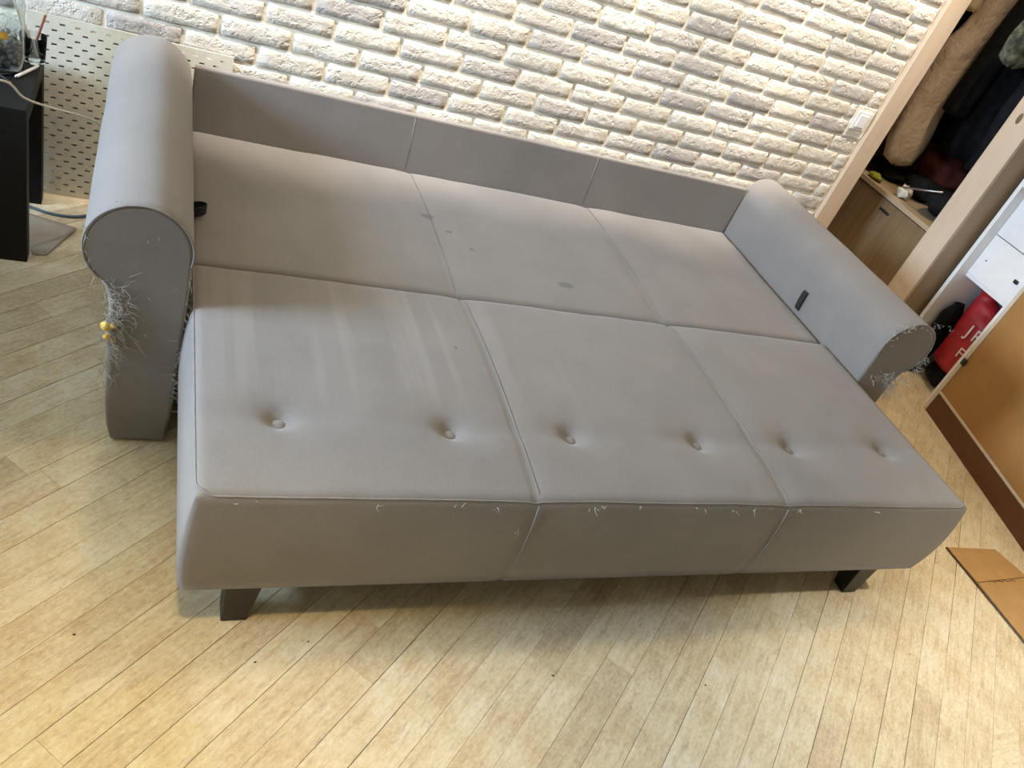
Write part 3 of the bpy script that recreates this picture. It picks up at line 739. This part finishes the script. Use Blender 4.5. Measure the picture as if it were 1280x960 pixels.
def garment(secs, seed, folds=5, amp=0.10, seg=40, power=2.4, rows=44, detail=1.0):
    """lofted cloth body: secs = (z, cx, cy, half_x, half_y) from hem to top"""
    V, F = [], []; rn = random.Random(seed); ph = rn.uniform(0, 6)
    zs_ = [s[0] for s in secs]
    def at(z):
        for a, b in zip(secs, secs[1:]):
            if a[0] <= z <= b[0]:
                u = (z - a[0]) / (b[0] - a[0]); u = u * u * (3 - 2 * u)
                return [a[i] + (b[i] - a[i]) * u for i in range(1, 5)]
        return list(secs[-1][1:])
    for j in range(rows + 1):
        z = zs_[0] + (zs_[-1] - zs_[0]) * j / rows; cx, cy, hx, hy = at(z)
        for k in range(seg):
            th = 2 * math.pi * k / seg; c, s = math.cos(th), math.sin(th)
            ex = math.copysign(abs(c) ** (2 / power), c); ey = math.copysign(abs(s) ** (2 / power), s)
            f = 1 + amp * math.sin(folds * th + ph + 2.2 * math.sin(z * 4 + ph)) + amp * 1.1 * detail * noise.noise(Vector((c * 1.8 + seed, s * 1.8, z * 7)))
            V.append((cx + hx * ex * f, cy + hy * ey * f, z + (0.012 * noise.noise(Vector((c * 2, s * 2, seed))) if j == 0 else 0)))
    for j in range(rows):
        for k in range(seg):
            k2 = (k + 1) % seg; F.append((j * seg + k, j * seg + k2, (j + 1) * seg + k2, (j + 1) * seg + k))
    F.append(tuple(range(seg))[::-1]); F.append(tuple(rows * seg + k for k in range(seg)))
    return mesh(V, F)
def hanger(parent, y):
    tube('hanger', spline([(3.32, y, 1.90), (3.345, y, 1.945), (3.325, y, 1.974), (3.298, y, 1.955)], 6), 0.0022, M['steel'], parent, 6)
def hung(name, label, cat, body, mat, y, extra=()):
    t_ = thing(name, label, cat, (3.32, y, 1.9), 'clothes hanging in the wardrobe')
    link('body', body, mat, t_, True)
    for nm, me, m in extra: link(nm, me, m, t_, True)
    hanger(t_, y)
    return t_
# long coat: one thick sleeve and body seen from its edge
hung('coat', 'long beige quilted coat hanging nearest the brick wall', 'coat',
     garment([(0.688, 3.16, 0.520, 0.03, 0.02), (0.71, 3.15, 0.510, 0.085, 0.055), (0.80, 3.15, 0.525, 0.105, 0.070), (1.0, 3.15, 0.56, 0.105, 0.075), (1.2, 3.16, 0.555, 0.10, 0.068), (1.38, 3.19, 0.545, 0.085, 0.055), (1.75, 3.28, 0.53, 0.10, 0.05), (1.90, 3.32, 0.53, 0.03, 0.03)], 2, 4, 0.05),
     M['cloth_beige'], 0.53)
hung('jacket', 'black jacket hanging behind the beige coat', 'jacket',
     garment([(0.83, 3.42, 0.40, 0.14, 0.06), (0.9, 3.40, 0.40, 0.16, 0.08), (1.5, 3.36, 0.40, 0.17, 0.08), (1.75, 3.33, 0.40, 0.15, 0.05), (1.90, 3.32, 0.40, 0.03, 0.03)], 5, 6, 0.08), M['cloth_black'], 0.40,
     [('sleeve', garment([(1.0, 3.17, 0.40, 0.05, 0.05), (1.3, 3.18, 0.40, 0.055, 0.055), (1.6, 3.22, 0.40, 0.06, 0.055), (1.8, 3.27, 0.40, 0.05, 0.04)], 8, 4, 0.08), M['cloth_black'])])
hung('jacket', 'black jacket hanging left of the beige coat in the corner', 'jacket',
     garment([(0.80, 3.36, 0.690, 0.19, 0.05), (1.5, 3.36, 0.690, 0.19, 0.055), (1.78, 3.33, 0.685, 0.15, 0.045), (1.90, 3.32, 0.685, 0.03, 0.03)], 6, 5, 0.08), M['cloth_navy'], 0.685)
hung('jacket', 'olive camouflage jacket sleeve hanging at the upper right of the wardrobe', 'jacket',
     garment([(1.32, 3.42, 0.245, 0.10, 0.05), (1.6, 3.38, 0.245, 0.14, 0.06), (1.78, 3.33, 0.245, 0.13, 0.05), (1.90, 3.32, 0.245, 0.03, 0.03)], 9, 5, 0.08), M['camo'], 0.245,
     [('sleeve', garment([(1.265, 3.13, 0.262, 0.02, 0.02), (1.285, 3.13, 0.262, 0.060, 0.045), (1.36, 3.14, 0.262, 0.072, 0.050), (1.55, 3.18, 0.257, 0.075, 0.055), (1.78, 3.26, 0.25, 0.06, 0.04)], 10, 4, 0.09), M['camo'])])
hung('jacket', 'dark navy padded jacket hanging beside the pale upright board', 'jacket',
     garment([(0.86, 3.30, 0.10, 0.20, 0.07), (1.0, 3.30, 0.10, 0.22, 0.085), (1.5, 3.31, 0.10, 0.21, 0.085), (1.76, 3.32, 0.10, 0.15, 0.05), (1.90, 3.32, 0.10, 0.03, 0.03)], 12, 5, 0.06), M['cloth_navy'], 0.10)
hung('shirt', 'cream shirt showing above the beige coat', 'shirt',
     garment([(1.385, 3.058, 0.550, 0.02, 0.02), (1.40, 3.058, 0.550, 0.032, 0.026), (1.6, 3.075, 0.565, 0.035, 0.028), (1.8, 3.19, 0.605, 0.05, 0.022), (1.90, 3.32, 0.60, 0.03, 0.02)], 14, 4, 0.08), M['cloth_cream'], 0.60)
# things lying on the wardrobe shelf
SZ = 0.612
def lump(name, label, cat, c, r, squash, mat, seed, amp=0.25, sub=3):
    bm = blob((0, 0, 0), r, seed, sub, amp, squash)
    zmin = min(v.co.z for v in bm.verts)
    for v in bm.verts: v.co += Vector((c[0], c[1], SZ - zmin)) if len(c) == 2 else Vector(c)
    o = link(name, bmesh_to(bm), mat, None, True); tag(recenter(o), label, cat); return o
lump('shoulder_bag', 'black bag on the wardrobe shelf beside the pale upright board', 'bag', (3.19, 0.125), 0.105, (1.2, 0.95, 0.62), M['cloth_black'], 21, 0.2)
lump('cloth', 'crumpled ivory cloth at the front of the wardrobe shelf', 'cloth', (3.065, 0.288), 0.030, (0.9, 1.1, 0.9), M['cloth_white'], 22, 0.6)
lump('scarf', 'dull red scarf heaped at the back of the wardrobe shelf', 'scarf', (3.44, 0.500), 0.095, (1.2, 1.3, 1.0), M['cloth_red'], 23, 0.4)
lump('hat', 'dark hat on the wardrobe shelf behind the ivory cloth', 'hat', (3.24, 0.345), 0.085, (1.25, 1.1, 0.62), M['cloth_black'], 24, 0.3)
lump('bundle', 'black bundle on the wardrobe shelf under the beige coat', 'bundle', (3.19, 0.560), 0.085, (1.3, 1.3, 0.36), M['cloth_black'], 25, 0.3)
o = lump('glove', 'yellow-green glove at the left front of the wardrobe shelf', 'glove', (3.035, 0.455), 0.028, (0.8, 1.6, 0.5), M['green'], 26, 0.6)
o = tube('metal_rod', [(3.05, 0.326, 0.648), (3.055, 0.10, 0.742)], 0.0045, M['steel']); tag(recenter(o), 'thin grey metal rod slanting over the black bag', 'rod')
bm = bmesh.new(); add_box(bm, 3.38, 3.46, 0.26, 0.30, SZ, SZ + 0.16, 0.004)
o = link('carton', bmesh_to(bm), M['tan']); tag(recenter(o), 'upright reddish-brown carton at the back of the wardrobe shelf', 'box')

# ------------------------------------------------------------------ white shelf unit and the bags in it
UX0, UX1, UY0, UY1 = 3.10, 3.56, -0.460, -0.152
un = thing('shelf_unit', 'narrow white shelf unit with drawers beside the wardrobe', 'shelf', (3.3, -0.3, 0))
box('side_board', UX0, UX1, UY1 - 0.018, UY1, 0, 1.9, M['white'], un, 0.001)
box('side_board', UX0, UX1, UY0, UY0 + 0.018, 0, 1.9, M['white'], un, 0.001)
box('back_board', UX1 - 0.006, UX1, UY0 + 0.018, UY1 - 0.018, 0, 1.9, M['white'], un)
for z in (0.505, 0.925, 1.4, 1.88): box('shelf_board', UX0 + (0.062 if z < 0.6 else 0.004), UX1 - 0.006, UY0 + 0.018, UY1 - 0.018, z, z + 0.018, M['white'], un)
for z0, z1 in ((0.523, 0.712), (0.716, 0.900)):
    d = box('drawer', UX0 + 0.055, UX0 + 0.075, UY0 + 0.019, UY1 - 0.019, z0, z1, M['white'], un, 0.0015)
    if z0 < 0.6:
        bm = bmesh.new(); add_box(bm, UX0 + 0.047, UX0 + 0.056, -0.396, -0.374, 0.606, 0.622, 0.003); link('handle', bmesh_to(bm), M['dark_wood'], d)
        bm = bmesh.new(); add_box(bm, UX0 + 0.0535, UX0 + 0.056, -0.2145, -0.2085, 0.603, 0.609, 0.001); link('screw_hole', bmesh_to(bm), M['dark_wood'], d)
bm = bmesh.new(); add_box(bm, 3.14, 3.34, -0.42, -0.20, 0.943, 1.03, 0.006)
o = link('storage_box', bmesh_to(bm), M['steel']); tag(recenter(o), 'grey storage box on the shelf above the white drawers', 'box')
# red bag with white letters
rb = thing('shopping_bag', 'crumpled red bag with white letters under the white drawers', 'bag', (3.30, -0.33, 0.10))
link('body', garment([(0.105, 3.30, -0.335, 0.07, 0.085), (0.13, 3.30, -0.335, 0.095, 0.105), (0.25, 3.30, -0.330, 0.095, 0.110), (0.36, 3.30, -0.315, 0.085, 0.105), (0.42, 3.30, -0.275, 0.06, 0.070), (0.455, 3.29, -0.245, 0.035, 0.035), (0.49, 3.29, -0.235, 0.05, 0.045)], 31, 4, 0.045, 40, 3.0, 30, 1.4), M['red'], rb, True)
def text_mesh(s, size):
    cu = bpy.data.curves.new('txt', 'FONT'); cu.body = s; cu.size = size; cu.extrude = 0.0008
    ob = bpy.data.objects.new('txt', cu); COL.objects.link(ob)
    dg = bpy.context.evaluated_depsgraph_get(); me = bpy.data.meshes.new_from_object(ob.evaluated_get(dg))
    bpy.data.objects.remove(ob); return me
for s, y, z, size in (('J', -0.325, 0.300, 0.082), ('R', -0.360, 0.300, 0.082), ('F', -0.350, 0.205, 0.07), ('E', -0.385, 0.205, 0.07)):
    me = text_mesh(s, size)
    me.transform(Matrix(((0, 0, -1, 3.1955), (-1, 0, 0, y), (0, 1, 0, z), (0, 0, 0, 1))))
    link('letter', me, M['print'], rb)
lb = blob((0, 0, 0), 0.10, 41, 3, 0.18, (1.3, 1.15, 0.55)); zmin = min(v.co.z for v in lb.verts)
for v in lb.verts: v.co += Vector((3.34, -0.33, 0)) + Vector((0, 0, 0)); v.co.z = min(max(v.co.z - zmin, 0.0), 0.100)
o = link('flat_bag', bmesh_to(lb), M['cloth_black'], None, True); tag(recenter(o), 'flat black bag on the floor under the red bag', 'bag')
me = garment([(0.0, 3.21, -0.198, 0.05, 0.02), (0.15, 3.22, -0.198, 0.06, 0.023), (0.32, 3.22, -0.198, 0.060, 0.022), (0.38, 3.22, -0.198, 0.03, 0.012)], 43, 4, 0.06)
o = link('black_bag', me, M['cloth_black'], None, True); tag(recenter(o), 'black bag standing behind the red bag in the white shelf unit', 'bag')

# ------------------------------------------------------------------ brown cabinet, lower right
d = Vector((-0.2, -0.78, 0)).normalized()
cb = thing('cabinet', 'orange-brown cabinet with a dark red-brown plinth at the right edge', 'cabinet', (3.055, -0.500, 0))
cb.rotation_euler = (0, 0, math.atan2(d.y, d.x)); cb['local'] = True
# local: +x along the front towards the viewer, +y into the cabinet
CL, CD, CH = 1.15, 0.42, 0.90
box('plinth', 0.0, CL, 0.0, CD, 0, 0.098, M['plinth'], cb, 0.001)
box('ledge_strip', 0.0, CL, -0.004, 0.016, 0.0985, 0.108, M['pale_edge'], cb, 0.001)
box('front_panel', 0.0, CL, 0.002, 0.018, 0.1085, CH, M['mdf'], cb, 0.001)
box('carcass', 0.0, CL, 0.0185, CD, 0.1085, CH - 0.02, M['mdf'], cb)
box('top_board', -0.02, CL, -0.004, CD, CH, CH + 0.02, M['mdf'], cb, 0.002)
box('edge_strip', -0.019, -0.0005, -0.003, 0.017, 0.0, CH, M['pale_edge'], cb, 0.001)
bm = bmesh.new(); add_box(bm, -0.012, 0.012, -0.010, -0.003, 0.255, 0.285, 0.002); link('hinge', bmesh_to(bm), M['dark_wood'], cb)
del cb['local']

# ------------------------------------------------------------------ cardboard on the floor
cd = thing('cardboard_sheet', 'flat brown cardboard sheet with a crease on the floor at the right edge', 'cardboard', (2.58, -1.5, 0))
def slab(name, P, th, mat):
    n = 6; V, F = [], []
    A, B, C2, D2 = [Vector(p) for p in P]
    for j in range(n + 1):
        for i in range(n + 1):
            p = A.lerp(B, i / n).lerp(D2.lerp(C2, i / n), j / n); V.append((p.x, p.y, p.z + 0.0007 * noise.noise(p * 40)))
    for j in range(n):
        for i in range(n): F.append((j * (n + 1) + i, (j + 1) * (n + 1) + i, (j + 1) * (n + 1) + i + 1, j * (n + 1) + i + 1))
    b = len(V); V += [(x, y, z - th) for x, y, z in V[:b]]
    F += [tuple(q + b for q in f[::-1]) for f in F[:]]
    m = n + 1; rim = list(range(m)) + [j * m + n for j in range(1, m)] + [n * m + i for i in range(n - 1, -1, -1)] + [j * m for j in range(n - 1, 0, -1)]
    for k in range(len(rim)):
        k2 = (k + 1) % len(rim); F.append((rim[k], rim[k2], rim[k2] + b, rim[k] + b))
    return link(name, mesh(V, F), mat, cd)
slab('panel', [(2.462, -1.256, 0.006), (2.700, -1.270, 0.006), (2.735, -1.392, 0.010), (2.462, -1.405, 0.010)], 0.004, M['card'])
slab('panel', [(2.462, -1.408, 0.010), (2.735, -1.395, 0.010), (2.735, -2.10, 0.006), (2.462, -2.10, 0.006)], 0.004, M['card'])
tube('torn_edge', [(2.4605, -1.256 - 0.844 * i / 60, 0.0045 + 0.0015 * (i % 2)) for i in range(61)], 0.0028, M['card_edge'], cd, 5)
tube('crease', [(2.52 + 0.13 * i / 10, -1.406 + 0.004 * math.sin(i * 2.3), 0.0112) for i in range(11)], 0.0012, M['card_edge'], cd, 5)
# crumbs on the floor
bm = bmesh.new(); rn = random.Random(5)
for x, y in ((0.16, -1.515), (0.27, -1.475), (0.81, -1.60), (1.21, -1.66), (1.95, -1.63), (-0.17, -1.43)):
    b = blob((x, y, 0.0016), rn.uniform(0.0014, 0.0024), rn.randrange(99), 1, 0.5, (1.5, 1, 0.5))
    me = bpy.data.meshes.new('t'); b.to_mesh(me); b.free(); bm.from_mesh(me); bpy.data.meshes.remove(me)
o = link('floor_crumbs', bmesh_to(bm), M['card_edge']); o['kind'] = 'stuff'; tag(recenter(o), 'small dark crumbs scattered on the floor in front of the sofa bed', 'crumbs')
